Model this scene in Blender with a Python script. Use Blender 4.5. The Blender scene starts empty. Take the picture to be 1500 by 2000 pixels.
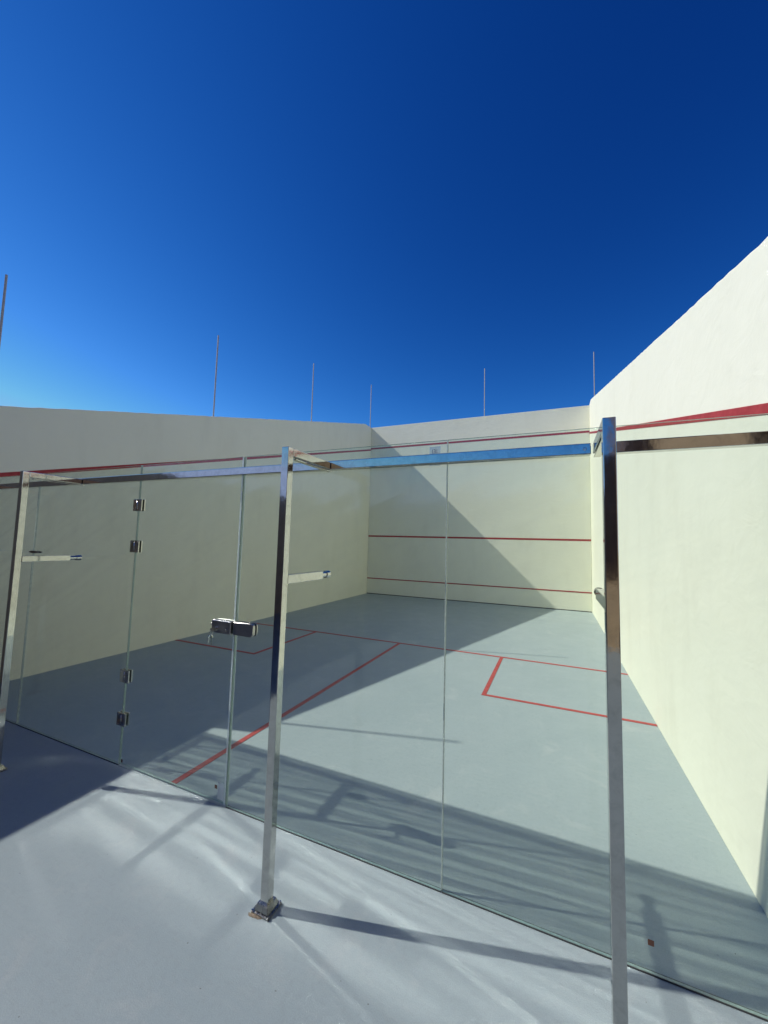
import bpy, bmesh, math, random
from mathutils import Vector, Matrix
random.seed(7)
S = bpy.context.scene
COL = S.collection

# ------------------------------------------------------------------ camera
cam_d = bpy.data.cameras.new('camera')
cam = bpy.data.objects.new('camera', cam_d)
COL.objects.link(cam)
R_ = Vector((0.91593699, 0.40044102, 0.02657863))
U_ = Vector((0.0071321, -0.08245908, 0.99656893))
F_ = Vector((-0.40125873, 0.91260478, 0.0783833))
cam.matrix_world = Matrix(((R_.x, U_.x, -F_.x, 5.640), (R_.y, U_.y, -F_.y, -1.9655),
                           (R_.z, U_.z, -F_.z, 1.6639), (0, 0, 0, 1)))
cam_d.sensor_fit = 'VERTICAL'
cam_d.sensor_height = 36.0
cam_d.lens = 760.384 / 2000 * 36
cam_d.clip_start = 0.02
cam_d.clip_end = 2000
S.camera = cam

# ------------------------------------------------------------------ sun and sky
SUN = Vector((1.085, 0.28, -1.0))            # direction the light travels
sd = bpy.data.lights.new('sun', 'SUN')
sd.energy = 3.8
sd.angle = math.radians(0.53)
sd.color = (1.0, 0.97, 0.915)
sun = bpy.data.objects.new('sun', sd)
COL.objects.link(sun)
sun.location = (-20, -8, 20)
sun.rotation_euler = SUN.to_track_quat('-Z', 'Y').to_euler()
elev = math.atan2(1.0, math.hypot(SUN.x, SUN.y))
W = bpy.data.worlds.new('World')
S.world = W
W.use_nodes = True
nt = W.node_tree
nt.nodes.clear()
sky = nt.nodes.new('ShaderNodeTexSky')
sky.sky_type = 'NISHITA'
sky.sun_disc = False
sky.sun_elevation = elev
sky.sun_rotation = math.atan2(-SUN.x, -SUN.y)
sky.altitude = 2500
sky.air_density = 1.0
sky.dust_density = 0.15
sky.ozone_density = 5.0
# deepen the clear-sky blue channel by channel
sep = nt.nodes.new('ShaderNodeSeparateColor')
comb = nt.nodes.new('ShaderNodeCombineColor')
nt.links.new(sky.outputs[0], sep.inputs[0])
for ch, (pw, k, top) in enumerate(((3.2, .36, 5.0), (1.98, .62, 6.6), (1.4, 1.12, 11.0))):
    p_ = nt.nodes.new('ShaderNodeMath'); p_.operation = 'POWER'; p_.inputs[1].default_value = pw
    k_ = nt.nodes.new('ShaderNodeMath'); k_.operation = 'MULTIPLY'; k_.inputs[1].default_value = k
    m_ = nt.nodes.new('ShaderNodeMath'); m_.operation = 'MINIMUM'; m_.inputs[1].default_value = top
    nt.links.new(sep.outputs[ch], p_.inputs[0]); nt.links.new(p_.outputs[0], k_.inputs[0])
    nt.links.new(k_.outputs[0], m_.inputs[0]); nt.links.new(m_.outputs[0], comb.inputs[ch])
bg = nt.nodes.new('ShaderNodeBackground')
bg.inputs[1].default_value = 0.076
wo = nt.nodes.new('ShaderNodeOutputWorld')
nt.links.new(comb.outputs[0], bg.inputs[0])
nt.links.new(bg.outputs[0], wo.inputs[0])
S.view_settings.view_transform = 'Standard'
S.view_settings.look = 'None'
S.view_settings.gamma = 1.0
S.view_settings.exposure = 0.0
S.render.engine = 'CYCLES'
S.cycles.max_bounces = 12
S.cycles.transparent_max_bounces = 16
S.cycles.diffuse_bounces = 6
S.cycles.glossy_bounces = 6
S.cycles.caustics_reflective = True
S.cycles.sample_clamp_indirect = 150.0
S.cycles.blur_glossy = 0.0
S.cycles.use_adaptive_sampling = False
S.cycles.use_denoising = True
# path guiding finds the sunlight mirrored off the glass and steel onto the floor
S.cycles.use_guiding = True
S.cycles.use_surface_guiding = True
S.cycles.guiding_training_samples = 128

# ------------------------------------------------------------------ materials
class NT:
    def __init__(s, name):
        s.m = bpy.data.materials.new(name)
        s.m.use_nodes = True
        s.t = s.m.node_tree
        s.t.nodes.clear()
        s.out = s.n('OutputMaterial')
    def n(s, kind, **kw):
        nd = s.t.nodes.new('ShaderNode' + kind)
        for k, v in kw.items():
            setattr(nd, k, v)
        return nd
    def l(s, a, b):
        s.t.links.new(a, b)
    def obj(s, scale=(1, 1, 1), rot=(0, 0, 0)):
        tc = s.n('TexCoord'); mp = s.n('Mapping')
        s.l(tc.outputs['Object'], mp.inputs[0])
        mp.inputs['Scale'].default_value = scale
        mp.inputs['Rotation'].default_value = rot
        return mp.outputs[0]
    def obj2(s, rot, scale):
        mp = s.n('Mapping')
        s.l(s.obj(rot=rot), mp.inputs[0])
        mp.inputs['Scale'].default_value = scale
        return mp.outputs[0]
    def noise(s, vec, scale, detail=4, rough=.5, dist=0):
        nd = s.n('TexNoise')
        s.l(vec, nd.inputs['Vector'])
        nd.inputs['Scale'].default_value = scale
        nd.inputs['Detail'].default_value = detail
        nd.inputs['Roughness'].default_value = rough
        nd.inputs['Distortion'].default_value = dist
        return nd.outputs[0]
    def ramp(s, fac, a, b, lo=0., hi=1.):
        nd = s.n('ValToRGB')
        s.l(fac, nd.inputs[0])
        e = nd.color_ramp.elements
        e[0].position, e[1].position = lo, hi
        e[0].color = (*a, 1) if hasattr(a, '__len__') else (a, a, a, 1)
        e[1].color = (*b, 1) if hasattr(b, '__len__') else (b, b, b, 1)
        return nd.outputs[0]
    def mix(s, fac, a, b, mode='MIX'):
        nd = s.n('Mix', data_type='RGBA', blend_type=mode)
        if isinstance(fac, (int, float)): nd.inputs[0].default_value = fac
        else: s.l(fac, nd.inputs[0])
        for i, v in ((6, a), (7, b)):
            if isinstance(v, tuple): nd.inputs[i].default_value = (*v, 1)
            else: s.l(v, nd.inputs[i])
        return nd.outputs[2]
    def math(s, op, a, b):
        nd = s.n('Math', operation=op)
        for i, v in ((0, a), (1, b)):
            if isinstance(v, (int, float)): nd.inputs[i].default_value = v
            else: s.l(v, nd.inputs[i])
        return nd.outputs[0]
    def bump(s, h, strength, dist, nrm=None):
        nd = s.n('Bump')
        nd.inputs['Strength'].default_value = strength
        nd.inputs['Distance'].default_value = dist
        s.l(h, nd.inputs['Height'])
        if nrm is not None: s.l(nrm, nd.inputs['Normal'])
        return nd.outputs[0]
    def principled(s, color, rough=.5, metal=0., spec=.5, normal=None):
        p = s.n('BsdfPrincipled')
        for k, v in (('Base Color', color), ('Roughness', rough), ('Metallic', metal), ('Specular IOR Level', spec)):
            if isinstance(v, tuple): p.inputs[k].default_value = (*v, 1)
            elif isinstance(v, (int, float)): p.inputs[k].default_value = v
            else: s.l(v, p.inputs[k])
        if normal is not None: s.l(normal, p.inputs['Normal'])
        s.l(p.outputs[0], s.out.inputs[0])
        return p

def plaster(name, base, var, dirt=(.45, .42, .33)):
    t = NT(name)
    v = t.obj()
    c = t.mix(t.ramp(t.noise(v, .9, 5, .6, .4), 0., 1., .35, .7), base, var)
    c = t.mix(t.ramp(t.noise(t.obj((1, 1, .35)), 2.2, 6, .65), 0., .13, .52, .8), c, dirt, 'MULTIPLY')
    # a few scuffs
    sc = t.ramp(t.noise(t.obj((1, 1, 2.5)), 9, 3, .5, 1.5), 0., .3, .74, .82)
    c = t.mix(sc, c, (.60, .58, .48))
    trowel = t.noise(t.obj((1, 1, 1.8)), 3.2, 5, .55, .8)
    lump = t.noise(v, 11, 4, .55)
    grain = t.noise(v, 130, 3, .6)
    n1 = t.bump(trowel, .4, .012)
    n2 = t.bump(lump, .28, .007, n1)
    n3 = t.bump(grain, .3, .0016, n2)
    t.principled(c, .82, 0, .25, n3)
    return t.m

def floor_paint(name, base, var, pale):
    t = NT(name)
    v = t.obj()
    c = t.mix(t.ramp(t.noise(v, .7, 5, .6, .5), 0., 1., .35, .7), base, var)
    c = t.mix(t.ramp(t.noise(v, 2.6, 7, .68, .8), 0., .75, .56, .74), c, pale)
    c = t.mix(t.ramp(t.noise(v, 38, 4, .6), 0., .16, .5, .75), c, (.17, .18, .17))
    # fine directional roller / brush marks and tiny specks
    c = t.mix(t.ramp(t.noise(t.obj((1, 9, 1), (0, 0, .5)), 5, 5, .7), 0., .3, .5, .75), c, pale)
    c = t.mix(t.ramp(t.noise(v, 240, 3, .7), 0., .22, .42, .62), c, (.16, .17, .17))
    speck = t.ramp(t.noise(v, 55, 1, .3), 0., .8, .80, .84)
    c = t.mix(speck, c, (.09, .09, .085))
    rough = t.ramp(t.noise(v, 3.5, 5, .6), .46, .66, .3, .7)
    n1 = t.bump(t.noise(v, 4, 4, .5), .35, .01)
    n2 = t.bump(t.noise(v, 190, 3, .6), .55, .0014, n1)
    t.principled(c, rough, 0, .32, n2)
    return t.m

def red_paint(name, col):
    t = NT(name)
    v = t.obj()
    c = t.mix(t.ramp(t.noise(v, 14, 5, .65), 0., 1., .35, .75), col, tuple(x * 1.35 + .02 for x in col))
    t.principled(c, .6, 0, .3, t.bump(t.noise(v, 150, 3, .6), .3, .001))
    return t.m

def steel(name, base=(.55, .545, .525), rough=(.045, .12), wav=.2):
    t = NT(name)
    v = t.obj()
    sm = t.noise(v, 26, 6, .7, .6)
    c = t.mix(t.ramp(sm, 0., 1., .45, .75), base, tuple(x * .80 for x in base))
    r = t.ramp(t.noise(t.obj((3, 3, .6)), 17, 6, .7, .8), rough[0], rough[1], .35, .72)
    n1 = t.bump(t.noise(v, 9, 3, .5), wav, .003)
    n2 = t.bump(t.noise(v, 60, 4, .6), .12, .0005, n1)
    t.principled(c, r, 1.0, .5, n2)
    return t.m

def glass_mat(name, tint):
    """clear toughened glass sheet with real thickness: each face passes tinted light and mirrors by Fresnel"""
    t = NT(name)
    geo = t.n('NewGeometry')
    ior = t.math('SUBTRACT', 1.5, t.math('MULTIPLY', geo.outputs['Backfacing'], 1.5 - 1 / 1.5))
    fr = t.n('Fresnel')
    t.l(ior, fr.inputs[0])
    # roller-wave of toughened glass
    wv = t.noise(t.obj2((0, .455, 0), (.22, 1, 9)), 1.05, 3, .5, .3)
    wf = t.noise(t.obj2((0, .455, 0), (.25, 1, 9)), 2.2, 6, .65, .3)
    # the waves tilt the surface by a degree or so, across the wave crests only
    def tilted(wave, amp):
        tilt = t.math('MULTIPLY', t.math('SUBTRACT', wave, .5), amp)
        sc = t.n('VectorMath', operation='SCALE')
        sc.inputs[0].default_value = (-.44, 0, .90)
        t.l(tilt, sc.inputs['Scale'])
        ad = t.n('VectorMath', operation='ADD')
        t.l(geo.outputs['Normal'], ad.inputs[0]); t.l(sc.outputs[0], ad.inputs[1])
        nz = t.n('VectorMath', operation='NORMALIZE')
        t.l(ad.outputs[0], nz.inputs[0])
        return nz.outputs[0]
    nb = tilted(wv, .13)
    t.l(tilted(wf, .9), fr.inputs[1])
    tint_streaks = t.noise(t.obj2((0, .455, 0), (.5, 1, 5)), 5, 6, .65, .4)  # streaks in the glass tint imitate sunlight streaked by the wavy sheet
    tr = t.n('BsdfTransparent')
    t.l(t.mix(t.ramp(tint_streaks, 0., 1., .3, .75), tint, tuple(x * .985 for x in tint)), tr.inputs[0])
    g1 = t.n('BsdfGlossy'); g1.inputs['Roughness'].default_value = .015
    g2 = t.n('BsdfGlossy'); g2.inputs['Roughness'].default_value = .09
    t.l(nb, g2.inputs['Normal'])
    gm = t.n('MixShader'); gm.inputs[0].default_value = .90
    t.l(g1.outputs[0], gm.inputs[1]); t.l(g2.outputs[0], gm.inputs[2])
    mx = t.n('MixShader')
    t.l(t.math('MULTIPLY', fr.outputs[0], t.math('ADD', 1.0, t.math('MULTIPLY', fr.outputs[0], .95))), mx.inputs[0]); t.l(tr.outputs[0], mx.inputs[1]); t.l(gm.outputs[0], mx.inputs[2])
    # thin film of dust
    df = t.n('BsdfDiffuse'); df.inputs[0].default_value = (.7, .72, .68, 1)
    m2 = t.n('MixShader')
    t.l(t.ramp(t.noise(t.obj((1, 1, .5)), 7, 7, .7, .5), 0., .02, .45, .8), m2.inputs[0])
    t.l(mx.outputs[0], m2.inputs[1]); t.l(df.outputs[0], m2.inputs[2])
    t.l(m2.outputs[0], t.out.inputs[0])
    return t.m

def plain(name, col, rough=.5, metal=0., var=.85, scale=30, spec=.4):
    t = NT(name)
    v = t.obj()
    c = t.mix(t.ramp(t.noise(v, scale, 4, .6), 0., 1., .35, .7), col, tuple(x * var for x in col))
    t.principled(c, rough, metal, spec, t.bump(t.noise(v, scale * 3, 3, .6), .15, .0006))
    return t.m

def translucent(name, col, alpha):
    t = NT(name)
    d = t.n('BsdfTranslucent'); d.inputs[0].default_value = (*col, 1)
    d2 = t.n('BsdfDiffuse'); d2.inputs[0].default_value = (*col, 1)
    g = t.n('BsdfGlossy'); g.inputs['Roughness'].default_value = .12
    tr = t.n('BsdfTransparent')
    a = t.n('AddShader'); t.l(d.outputs[0], a.inputs[0]); t.l(d2.outputs[0], a.inputs[1])
    m = t.n('MixShader'); m.inputs[0].default_value = .12
    t.l(a.outputs[0], m.inputs[1]); t.l(g.outputs[0], m.inputs[2])
    m2 = t.n('MixShader')
    t.l(t.ramp(t.noise(t.obj(), 40, 4, .6), alpha * .8, min(1, alpha * 1.2), .3, .7), m2.inputs[0])
    t.l(tr.outputs[0], m2.inputs[1]); t.l(m.outputs[0], m2.inputs[2])
    t.l(m2.outputs[0], t.out.inputs[0])
    return t.m

M = dict(
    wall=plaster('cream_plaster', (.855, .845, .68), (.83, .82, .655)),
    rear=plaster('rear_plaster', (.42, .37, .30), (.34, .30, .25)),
    court=floor_paint('court_floor_paint', (.375, .45, .45), (.415, .485, .48), (.50, .55, .53)),
    terrace=floor_paint('terrace_floor_paint', (.262, .318, .326), (.287, .343, .350), (.34, .372, .368)),
    red=red_paint('red_line_paint', (.42, .055, .045)),
    maroon=red_paint('wall_line_paint', (.33, .028, .030)),
    steel=steel('polished_stainless'),
    steel_dark=steel('polished_hinge_steel', (.55, .53, .50), (.08, .16), .1),
    lock=steel('satin_lock_steel', (.42, .41, .40), (.30, .34), .0),
    shoe=steel('weathered_shoe_steel', (.36, .35, .33), (.20, .36), .5),
    glass=glass_mat('toughened_glass', (.955, .985, .955)),
    edge=plain('glass_edge_green', (.30, .42, .38), .15, 0, .8, 60, .8),
    seal=translucent('clear_silicone', (.42, .46, .43), .7),
    pvc=translucent('clear_pvc_strip', (.50, .54, .53), .42),
    dark=plain('dark_rubber', (.035, .035, .035), .6),
    rod=plain('grey_metal_rod', (.50, .47, .44), .55, .2, .8, 12),
    rust=plain('rusty_mortar', (.25, .20, .14), .9, 0, .35, 120),
    sticker=plain('brown_sticker', (.20, .085, .05), .5),
    tape=plain('white_tape', (.60, .66, .66), .5),
    paper=translucent('white_paper_label', (.45, .47, .50), .55),
    ink=plain('blue_black_ink', (.05, .06, .14), .6),
    tan=plain('tan_stone', (.72, .50, .27), .7, 0, .8, 4),
    brown=plain('brown_cladding', (.16, .10, .075), .7, 0, .6, 2),
    sand=plain('sandy_ground', (.40, .34, .26), .9, 0, .8, .5),
    lens=plain('dark_window', (.03, .035, .04), .15),
)

# ------------------------------------------------------------------ mesh helpers
def link(name, bm, mat, parent=None, smooth=False):
    me = bpy.data.meshes.new(name)
    bmesh.ops.recalc_face_normals(bm, faces=bm.faces)
    bm.to_mesh(me); bm.free()
    for m in (mat if isinstance(mat, (list, tuple)) else [mat]):
        me.materials.append(m)
    if smooth:
        for p in me.polygons: p.use_smooth = True
    o = bpy.data.objects.new(name, me)
    COL.objects.link(o)
    if parent is not None: o.parent = parent
    return o

def box(bm, a, b, bev=0., seg=2, mi=0):
    r = bmesh.ops.create_cube(bm, size=1)
    vs = r['verts']
    c = [(a[i] + b[i]) / 2 for i in range(3)]; s = [abs(b[i] - a[i]) for i in range(3)]
    for v in vs:
        v.co = Vector((v.co.x * s[0] + c[0], v.co.y * s[1] + c[1], v.co.z * s[2] + c[2]))
    fs = list({f for v in vs for f in v.link_faces})
    for f in fs: f.material_index = mi
    if bev:
        es = list({e for v in vs for e in v.link_edges})
        bmesh.ops.bevel(bm, geom=es, offset=bev, segments=seg, affect='EDGES', profile=.6)
    return bm

def cyl(bm, p, q, r, n=20, r2=None, cap=True):
    p, q = Vector(p), Vector(q)
    d = q - p
    rr = bmesh.ops.create_cone(bm, cap_ends=cap, segments=n, radius1=r, radius2=r if r2 is None else r2, depth=d.length)
    m = Matrix.Translation((p + q) / 2) @ d.to_track_quat('Z', 'Y').to_matrix().to_4x4()
    bmesh.ops.transform(bm, matrix=m, verts=rr['verts'])
    return bm

def prism(bm, pts, axis, lo, hi):
    """polygon pts (two coordinates) extruded along axis between lo and hi"""
    def mk(p, t):
        if axis == 0: return (t, p[0], p[1])
        if axis == 1: return (p[0], t, p[1])
        return (p[0], p[1], t)
    A = [bm.verts.new(mk(p, lo)) for p in pts]
    B = [bm.verts.new(mk(p, hi)) for p in pts]
    bm.faces.new(A); bm.faces.new(B[::-1])
    for i in range(len(pts)):
        j = (i + 1) % len(pts)
        bm.faces.new((A[i], B[i], B[j], A[j]))
    return bm

def nb(): return bmesh.new()

def empty(name, loc=(0, 0, 0)):
    o = bpy.data.objects.new(name, None)
    o.empty_display_size = .1
    COL.objects.link(o); o.location = loc
    return o

def tag(o, label, cat, group=None):
    o['label'] = label; o['category'] = cat
    if group: o['group'] = group
    return o

def struct(o, label=None):
    o['kind'] = 'structure'
    return o

def copy_tree(o, parent=None):
    c = o.copy(); COL.objects.link(c); c.parent = parent
    for ch in list(o.children): copy_tree(ch, c)
    return c

# ------------------------------------------------------------------ dimensions
CW, CL = 6.52, 9.633        # court width and length
TZ = 5.52                   # top of the front wall
def side_top(y): return min(TZ, 3.02 + .272 * y)

# ------------------------------------------------------------------ ground and floors
g = nb(); bmesh.ops.create_grid(g, x_segments=1, y_segments=1, size=300)
for v in g.verts: v.co.z = -.06
struct(link('ground', g, M['sand']))
b = box(nb(), (0, -.004, -.05), (CW, CL, 0))
court = struct(link('court_floor', b, M['court']))
b = box(nb(), (0, -7.4, -.05), (13, -.006, 0))
terrace = struct(link('terrace_floor', b, M['terrace']))

LW = .046
SY, SB = 4.262, 1.622
def fline(name, x0, y0, x1, y1):
    return link(name, box(nb(), (x0, y0, .001), (x1, y1, .004)), M['red'], court)
fline('short_line', .003, SY - LW, CW - .003, SY)
fline('half_court_line', CW / 2 - LW / 2, .012, CW / 2 + LW / 2, SY - LW - .001)
fline('service_box_line', CW - SB - .02, SY - SB - LW, CW - .003, SY - SB)
fline('service_box_line', CW - SB - .02, SY - SB + .001, CW - SB + LW - .02, SY - LW - .001)
fline('service_box_line', .003, SY - SB - LW, SB + .02, SY - SB)
fline('service_box_line', SB + .02 - LW, SY - SB + .001, SB + .02, SY - LW - .001)

# ------------------------------------------------------------------ court walls
def fine_side_wall(name, xin, xout):
    """side wall with a sloping top and a short level stretch at the front; slightly uneven top edge"""
    bm = nb()
    y0, y1, n = -.03, CL + .22, 120
    rnd = random.Random(int(xin * 10) + 3)
    secs = []
    for i in range(n + 1):
        y = y0 + (y1 - y0) * i / n
        z = side_top(y) + rnd.uniform(-.004, .004)
        s = 1 if xout > xin else -1
        r = .012
        secs.append([bm.verts.new(c) for c in ((xin, y, -.04), (xin, y, z - r), (xin + s * r * .35, y, z - r * .3),
                                               (xin + s * r, y, z), (xout - s * r, y, z + .002), (xout, y, z - r), (xout, y, -.04))])
    for a, c in zip(secs, secs[1:]):
        for k in range(7):
            bm.faces.new((a[k], c[k], c[(k + 1) % 7], a[(k + 1) % 7]))
    bm.faces.new(secs[0]); bm.faces.new(secs[-1][::-1])
    return link(name, bm, M['wall'])

lw = tag(fine_side_wall('court_side_wall', -.001, -.24), 'cream plastered side wall in shade, its sloping top carrying the tall thin rods', 'wall')
rw = tag(fine_side_wall('court_side_wall', CW + .001, CW + .24), 'brightly sunlit cream plastered side wall rising behind the nearest steel post', 'wall')
fw = tag(link('court_front_wall', box(nb(), (.001, CL + .001, -.04), (CW - .001, CL + .22, TZ - .003), .01, 2), M['wall']),
         'cream plastered end wall cut by a diagonal shadow, crossed by three red lines', 'wall')

def sloped_line(wall, x0, x1):
    y0, y1 = .0, CL - .002
    f = lambda y: 2.262 + .2615 * y
    w = .052
    return link('out_line', prism(nb(), [(y0, f(y0) - w), (y1, f(y1) - w), (y1, f(y1)), (y0, f(y0))], 0, x0, x1), M['maroon'], wall)
sloped_line(lw, -.0005, .003)
sloped_line(rw, CW - .003, CW + .0005)
link('out_line', box(nb(), (.004, CL - .002, 4.765), (CW - .004, CL + .0015, 4.82)), M['maroon'], fw)
link('service_line', box(nb(), (.004, CL - .002, 1.845), (CW - .004, CL + .0015, 1.895)), M['maroon'], fw)
link('tin_line', box(nb(), (.004, CL - .004, .485), (CW - .004, CL + .0015, .515)), M['maroon'], fw)
link('skirting_gap', box(nb(), (.004, CL - .003, .0), (CW - .004, CL + .0015, .02)), M['dark'], fw)

# terrace wall continuing on the shaded side, and the rear parapet
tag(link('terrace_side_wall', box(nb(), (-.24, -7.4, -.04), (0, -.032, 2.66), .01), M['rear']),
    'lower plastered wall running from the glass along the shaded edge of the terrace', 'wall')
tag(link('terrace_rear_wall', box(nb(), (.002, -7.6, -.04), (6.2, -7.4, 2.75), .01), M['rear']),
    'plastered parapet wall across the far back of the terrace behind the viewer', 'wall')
bld = empty('building', (6.3, -7.0, 0))
tag(bld, 'dark brown clad building with tan stone pillars behind the viewer', 'building')
def bp_(name, a, b_, m):
    return link(name, box(nb(), tuple(a[i] - (6.3, -7.0, 0)[i] for i in range(3)), tuple(b_[i] - (6.3, -7.0, 0)[i] for i in range(3)), .01), M[m], bld)
bp_('wall', (6.22, -9.5, 0), (13, -6.85, 3.35), 'brown')
bp_('upper_storey', (6.9, -9.5, 3.352), (13, -6.85, 11), 'brown')  # unseen storey, its height raised to cut sky light on the terrace
bp_('sky_blocking_wing', (8.9, -6.846, 0), (13, -.4, 10.9), 'brown')  # added unseen block, placed to keep sky light off the terrace
def facing(name, pts, z0, z1):
    return link(name, prism(nb(), [(x - 6.3, y + 7.0) for x, y in pts], 2, z0, z1), M['tan'], bld)
facing('angled_stone_facing', [(7.36, -6.84), (8.55, -6.84), (8.55, -5.75), (8.40, -5.75), (7.36, -6.60)], 0, 5.5)  # unseen tan facing, turned to catch the sun for the rail's reflection
facing('stone_plinth', [(6.24, -6.84), (7.34, -6.84), (7.34, -5.95), (7.20, -5.95), (6.24, -6.70)], 0, 1.12)  # front angled so the sun lights it in the post's reflection
bp_('window', (8.87, -5.2, 1.0), (8.899, -3.6, 2.4), 'lens')

# ------------------------------------------------------------------ rods on the wall tops
rods = [(-.12, .16, 4.62, .0, 'tall thin grey rod on the shaded wall top, at the very edge of the picture'),
        (-.12, 3.19, 5.46, .0, 'thin grey rod on the shaded wall top, tallest of those clear of the frame edge'),
        (-.12, 6.30, 6.30, .0, 'thin grey rod on the shaded wall top, midway between its neighbour and the corner'),
        (-.10, CL + .09, 7.06, .0, 'thin grey rod rising from the corner of shaded wall and end wall'),
        (3.72, CL + .11, 7.04, .0, 'thin grey rod standing alone on top of the end wall'),
        (6.66, CL + .11, 7.04, -.0, 'thin grey rod beside the corner where the sunlit wall top begins')]
for x, y, zt, lean, lab in rods:
    z0 = side_top(y) if y < CL else TZ
    o = empty('metal_rod', (x, y, z0))
    tag(o, lab, 'rod', 'thin metal rods along the wall tops')
    bm = nb(); cyl(bm, (0, 0, -.01), (lean * .5, lean * 6, zt - z0), .0125, 10)
    link('shaft', bm, M['rod'], o)
    bm = nb(); box(bm, (-.035, -.035, .0), (.035, .035, .01), .002)
    link('foot_plate', bm, M['rod'], o)

# ------------------------------------------------------------------ glass back wall
GT, GH = .012, 2.21
def glass_sheet(parent, x0, x1, zlo=.004, zhi=GH, seam=True):
    bm = box(nb(), (x0, 0, zlo), (x1, GT, zhi))
    bm.faces.ensure_lookup_table()
    for f in bm.faces:
        f.material_index = 0 if abs(f.normal.y) > .5 else 1
    return link('glass_sheet', bm, [M['glass'], M['edge']], parent)

panels = [(.004, 1.328, 'far end glass panel meeting the shaded wall, partly cut by the frame'),
          (1.332, 2.716, 'greenish glass panel behind the far post, hinged to the door'),
          (3.756, 5.127, 'clear glass panel behind the middle steel post, right beside the door lock'),
          (5.131, CW - .004, 'clear glass panel behind the nearest post, meeting the sunlit wall')]
P = []
for x0, x1, lab in panels:
    o = empty('glass_panel', (x0, 0, 0))
    tag(o, lab, 'glass panel', 'fixed glass panels of the court back wall')
    glass_sheet(o, 0, x1 - x0)
    link('bottom_channel', box(nb(), (0, -.004, 0), (x1 - x0, GT + .004, .0035), .001), M['dark'], o)
    P.append(o)
def seam(parent, x, x_off):
    bm = box(nb(), (x - x_off - .0026, -.0012, .009), (x - x_off + .0026, GT + .0012, GH), .0008, 1)
    return link('silicone_seam', bm, M['seal'], parent)
seam(P[0], 1.330, .004)
seam(P[3], 5.129, 5.131)
# small glass clip on top of the sheet
# door
DX0, DX1 = 2.722, 3.748
door = empty('glass_door', (DX0, 0, 0))
tag(door, 'frameless glass door hung on four small steel hinges, with a steel lock at its edge', 'door')
glass_sheet(door, 0, DX1 - DX0, .012)
link('edge_strip', box(nb(), (DX1 - DX0 - .010, -.004, .012), (DX1 - DX0 + .002, -.0008, GH - .002), .001, 1), M['pvc'], door)
link('edge_strip', box(nb(), (DX1 - DX0 - .002, GT + .0008, .012), (DX1 - DX0 + .009, GT + .006, GH - .002), .001, 1), M['pvc'], door)
link('edge_strip', box(nb(), (-.004, .0015, .012), (-.001, GT - .0015, GH), .0005, 1), M['seal'], door)

def hinge(z):
    h = empty('hinge', (-.003, 0, z))
    h.parent = door
    for yy in ((-.010, -.0012), (GT + .0012, GT + .010)):
        link('leaf', box(nb(), (-.047, yy[0], -.045), (-.0015, yy[1], .045), .0015), M['steel_dark'], h)
        link('leaf', box(nb(), (.0015, yy[0], -.045), (.047, yy[1], .045), .0015), M['steel_dark'], h)
    bm = nb(); cyl(bm, (0, -.008, -.03), (0, -.008, .03), .005, 12)
    link('knuckle', bm, M['steel_dark'], h, True)
    for sx in (-1, 1):
        for sz in (-1, 1):
            bm = nb()
            cyl(bm, (sx * .034, -.0100, sz * .033), (sx * .034, -.0125, sz * .033), .0052, 14, .004)
            link('screw', bm, M['steel'], h)
for z in (1.900, 1.585, .628, .321): hinge(z)

# lock on the door with its pull cap, cylinder and knob
lk = empty('lock', (DX1 - DX0, 0, 1.093)); lk.parent = door
link('lock_body', box(nb(), (-.165, -.036, -.041), (-.003, -.0012, .041), .007, 4), M['lock'], lk, False)
link('lock_body', box(nb(), (-.165, GT + .0012, -.041), (-.003, GT + .012, .041), .003, 3), M['lock'], lk, False)
bm = nb(); cyl(bm, (-.115, -.0355, -.012), (-.115, -.056, -.012), .013, 24); link('key_cylinder', bm, M['lock'], lk)
bm = nb(); cyl(bm, (-.040, -.0355, -.016), (-.040, -.043, -.016), .008, 20, .006); link('screw', bm, M['lock'], lk)
bm = nb(); cyl(bm, (-.1645, -.020, .010), (-.180, -.020, .010), .007, 16); link('thumb_turn', bm, M['steel_dark'], lk)
# strike box on the fixed panel: rounded outer end
sp = empty('strike_box', (3.756 - P[2].location.x, 0, 1.093)); sp.parent = P[2]
def round_end(x0, x1, h, r, n=8):
    pts = [(x0, -h), (x1 - r, -h)]
    pts += [(x1 - r + r * math.sin(t * math.pi / 2 / n), -h + r - r * math.cos(t * math.pi / 2 / n)) for t in range(1, n + 1)]
    pts += [(x1 - r + r * math.cos(t * math.pi / 2 / n), h - r + r * math.sin(t * math.pi / 2 / n)) for t in range(0, n + 1)]
    pts += [(x0, h)]
    return pts
bm = prism(nb(), round_end(-.001, .160, .041, .022), 1, -.024, -.0012)
bmesh.ops.bevel(bm, geom=[e for e in bm.edges if all(abs(v.co.y + .024) < 1e-4 for v in e.verts)], offset=.004, segments=3, affect='EDGES')
link('front_cover', bm, M['lock'], sp)
bm = prism(nb(), round_end(-.001, .160, .041, .022), 1, GT + .0012, GT + .010)
link('rear_cover', bm, M['lock'], sp)

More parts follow.
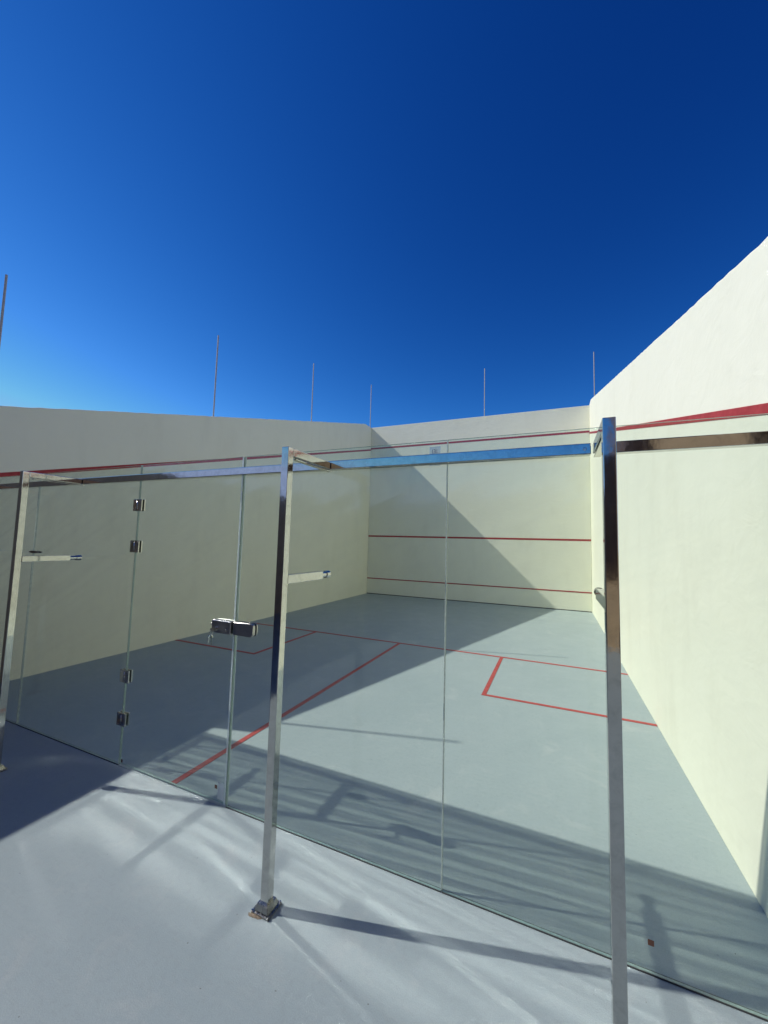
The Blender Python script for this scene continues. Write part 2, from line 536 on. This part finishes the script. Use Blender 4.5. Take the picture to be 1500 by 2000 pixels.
# keys hanging from the cylinder
ky = empty('key_bunch', (DX1 - .115, -.058, 1.080))
tag(ky, 'small bunch of keys hanging from the door lock', 'keys')
bm = nb(); box(bm, (-.0012, -.034, -.012), (.0012, .0, .012), .002); link('key', bm, M['steel'], ky)
bm = nb()
rr = 16
for i in range(rr):
    a0, a1 = 2 * math.pi * i / rr, 2 * math.pi * (i + 1) / rr
    cyl(bm, (0, -.026 + .013 * math.cos(a0), -.018 + .013 * math.sin(a0)), (0, -.026 + .013 * math.cos(a1), -.018 + .013 * math.sin(a1)), .0014, 6)
link('key_ring', bm, M['steel'], ky)
for dx, tilt in ((-.006, .20), (.006, -.12)):
    bm = nb()
    cyl(bm, (dx - .0012, -.028, -.041), (dx + .0012, -.028, -.041), .0125, 20)
    box(bm, (dx - .001, -.0320, -.090), (dx + .001, -.0245, -.050), .0004, 1)
    bmesh.ops.rotate(bm, cent=(0, -.028, -.028), matrix=Matrix.Rotation(tilt, 3, 'Y'), verts=bm.verts)
    link('key', bm, M['steel'], ky)

# stickers, tape and the paper label on the glass
def small(name, a, b_, m, lab, cat):
    o = link(name, box(nb(), a, b_, .0002, 1), M[m])
    tag(o, lab, cat); return o
small('sticker', (3.655, -.0006, .086), (3.676, -.00015, .108), 'sticker', 'small brown square sticker low on the door beside the white tape', 'sticker')
small('sticker', (5.966, -.0006, .106), (5.987, -.00015, .128), 'sticker', 'small brown square sticker low on the glass near the sunlit wall', 'sticker')
small('sticker', (2.741, -.0006, .024), (2.760, -.00015, .046), 'sticker', 'tiny dark sticker at the foot of the door below the hinges', 'sticker')
small('tape_strip', (3.682, -.0006, .030), (3.732, -.00015, .130), 'tape', 'short whitish tape strip stuck at the lower corner of the glass door', 'tape')
lb = empty('paper_label', (5.060, 0, 2.13))
tag(lb, 'small white paper label with the figure 3 stuck on the glass behind the top rail', 'label')
link('paper', box(nb(), (-.032, GT + .0003, -.052), (.028, GT + .0009, .052), .0002, 1), M['paper'], lb)
tc = bpy.data.curves.new('figure', 'FONT'); tc.body = '|3|'; tc.size = .032; tc.extrude = .0003; tc.align_x = 'CENTER'
to = bpy.data.objects.new('figure_tmp', tc); COL.objects.link(to)
dg = bpy.context.evaluated_depsgraph_get()
me = bpy.data.meshes.new_from_object(to.evaluated_get(dg))
bpy.data.objects.remove(to)
me.materials.clear(); me.materials.append(M['ink'])
fo = bpy.data.objects.new('figure', me); COL.objects.link(fo); fo.parent = lb
fo.rotation_euler = (math.pi / 2, 0, 0); fo.location = (0, GT - .0001 + .00005, .012)
fo.location.y = -.0006

# ------------------------------------------------------------------ rail
RZ0, RZ1 = 2.078, 2.128
RY0, RY1 = -.052, -.006
def tube_x(name, x0, x1, lab):
    o = empty(name, (x0, 0, 0))
    tag(o, lab, 'rail', 'steel rails along the top of the glass')
    link('tube', box(nb(), (0, RY0, RZ0), (x1 - x0, RY1, RZ1), .004, 3), M['steel'], o)
    xs = [x for x in (.36, 1.7, 2.4, 3.4, 4.1, 4.9, 5.765, 6.3) if x0 < x < x1]
    for x in xs:
        bm = nb()
        cyl(bm, (x - x0, RY0 + .0005, (RZ0 + RZ1) / 2), (x - x0, RY0 - .003, (RZ0 + RZ1) / 2), .008, 18, .005)
        if x == 5.765: link('bolt', bm, M['steel'], o)
        else: bm.free()
    return o
tube_x('top_rail', .006, 5.790, 'long polished steel rail along the glass top from the shaded wall to the nearest post')
tube_x('top_rail', 5.842, CW - .004, 'short polished steel rail from the nearest post to the sunlit wall')

# ------------------------------------------------------------------ posts
PS = .0415
def make_post():
    o = empty('support_post', (0, 0, 0))
    h = PS / 2
    # upright and arms are mitred square tube
    link('upright', box(nb(), (-h, -h, .028), (h, h, 2.120), .0035, 3), M['steel'], o)
    # top arm runs to the rail
    link('top_arm', box(nb(), (-h, h + .0005, 2.078), (h, .3665, 2.1195), .0035, 3), M['steel'], o)
    # mid arm with its round stud on the glass
    ma = link('mid_arm', box(nb(), (-h, h + .0005, 1.452), (h, .335, 1.496), .0035, 3), M['steel'], o)
    bm = nb()
    cyl(bm, (0, .3355, 1.474), (0, .385, 1.474), .016, 24)
    cyl(bm, (0, .385, 1.474), (0, .4185, 1.474), .021, 24)
    link('glass_stud', bm, M['steel'], ma)
    # gusset bracket under the top arm end, bent from flat bar
    bm = nb()
    box(bm, (-.014, .05, 2.068), (.014, .40, 2.0735), .001, 1)
    link('under_strap', bm, M['steel'], o)
    # floor shoe: plate, skirt and weld
    bp = link('base_plate', box(nb(), (-.048, -.048, .001), (.048, .048, .010), .001), M['shoe'], o)
    bm = nb()
    bmesh.ops.create_cube(bm, size=1)
    for v in bm.verts:
        w = .078 if v.co.z < 0 else .060
        v.co = Vector((v.co.x * w, v.co.y * w, .0105 if v.co.z < 0 else .036))
    bmesh.ops.bevel(bm, geom=list(bm.edges), offset=.002, segments=2, affect='EDGES')
    link('cover_shoe', bm, M['shoe'], o)
    for sx in (-1, 1):
        for sy in (-1, 1):
            bm = nb(); cyl(bm, (sx * .0435, sy * .0435, .0095), (sx * .0435, sy * .0435, .0145), .0042, 6)
            link('anchor_bolt', bm, M['steel_dark'], o)
    return o
proto = make_post()
posts = [(.670, 'steel post nearest the shaded wall, mostly outside the frame edge'),
         (2.052, 'polished steel post at the far edge of the frame, beyond the door hinges'),
         (4.433, 'polished steel post standing in the middle, just right of the door lock'),
         (5.816, 'nearest polished steel post, in front of the sunlit wall')]
for i, (x, lab) in enumerate(posts):
    o = proto if i == 0 else copy_tree(proto)
    o.location = (x, -.423, 0)
    tag(o, lab, 'post', 'square steel posts bracing the glass wall')

# oval plates added in place of a reflection at the far seam
cl = empty('reflection_plate', (1.36, 0, 1.497))
tag(cl, 'small flat oval steel plate added in place of a reflection at the glass seam beyond the far post', 'reflection stand-in')
for y0, y1 in ((-.010, -.0016), (GT + .0016, GT + .010)):
    bm = nb()
    pts = [(.075 * math.cos(t), .011 * math.sin(t)) for t in [2 * math.pi * k / 28 for k in range(28)]]
    prism(bm, pts, 1, y0, y1)
    link('plate', bm, M['steel_dark'], cl)

# rust stain and spilled mortar at the middle post's foot
st = nb()
rnd = random.Random(5)
ring = []
for k in range(30):
    a = 2 * math.pi * k / 30
    rr_ = 1 + .22 * math.sin(2 * a + 1) + rnd.uniform(-.14, .14)
    ring.append(st.verts.new((4.410 + .030 * rr_ * math.cos(a), -.474 + .012 * rr_ * math.sin(a), .0012)))
cv = st.verts.new((4.412, -.474, .007))
for k in range(30): st.faces.new((ring[k], ring[(k + 1) % 30], cv))
so = link('floor_stain', st, M['rust'])
so['kind'] = 'structure'
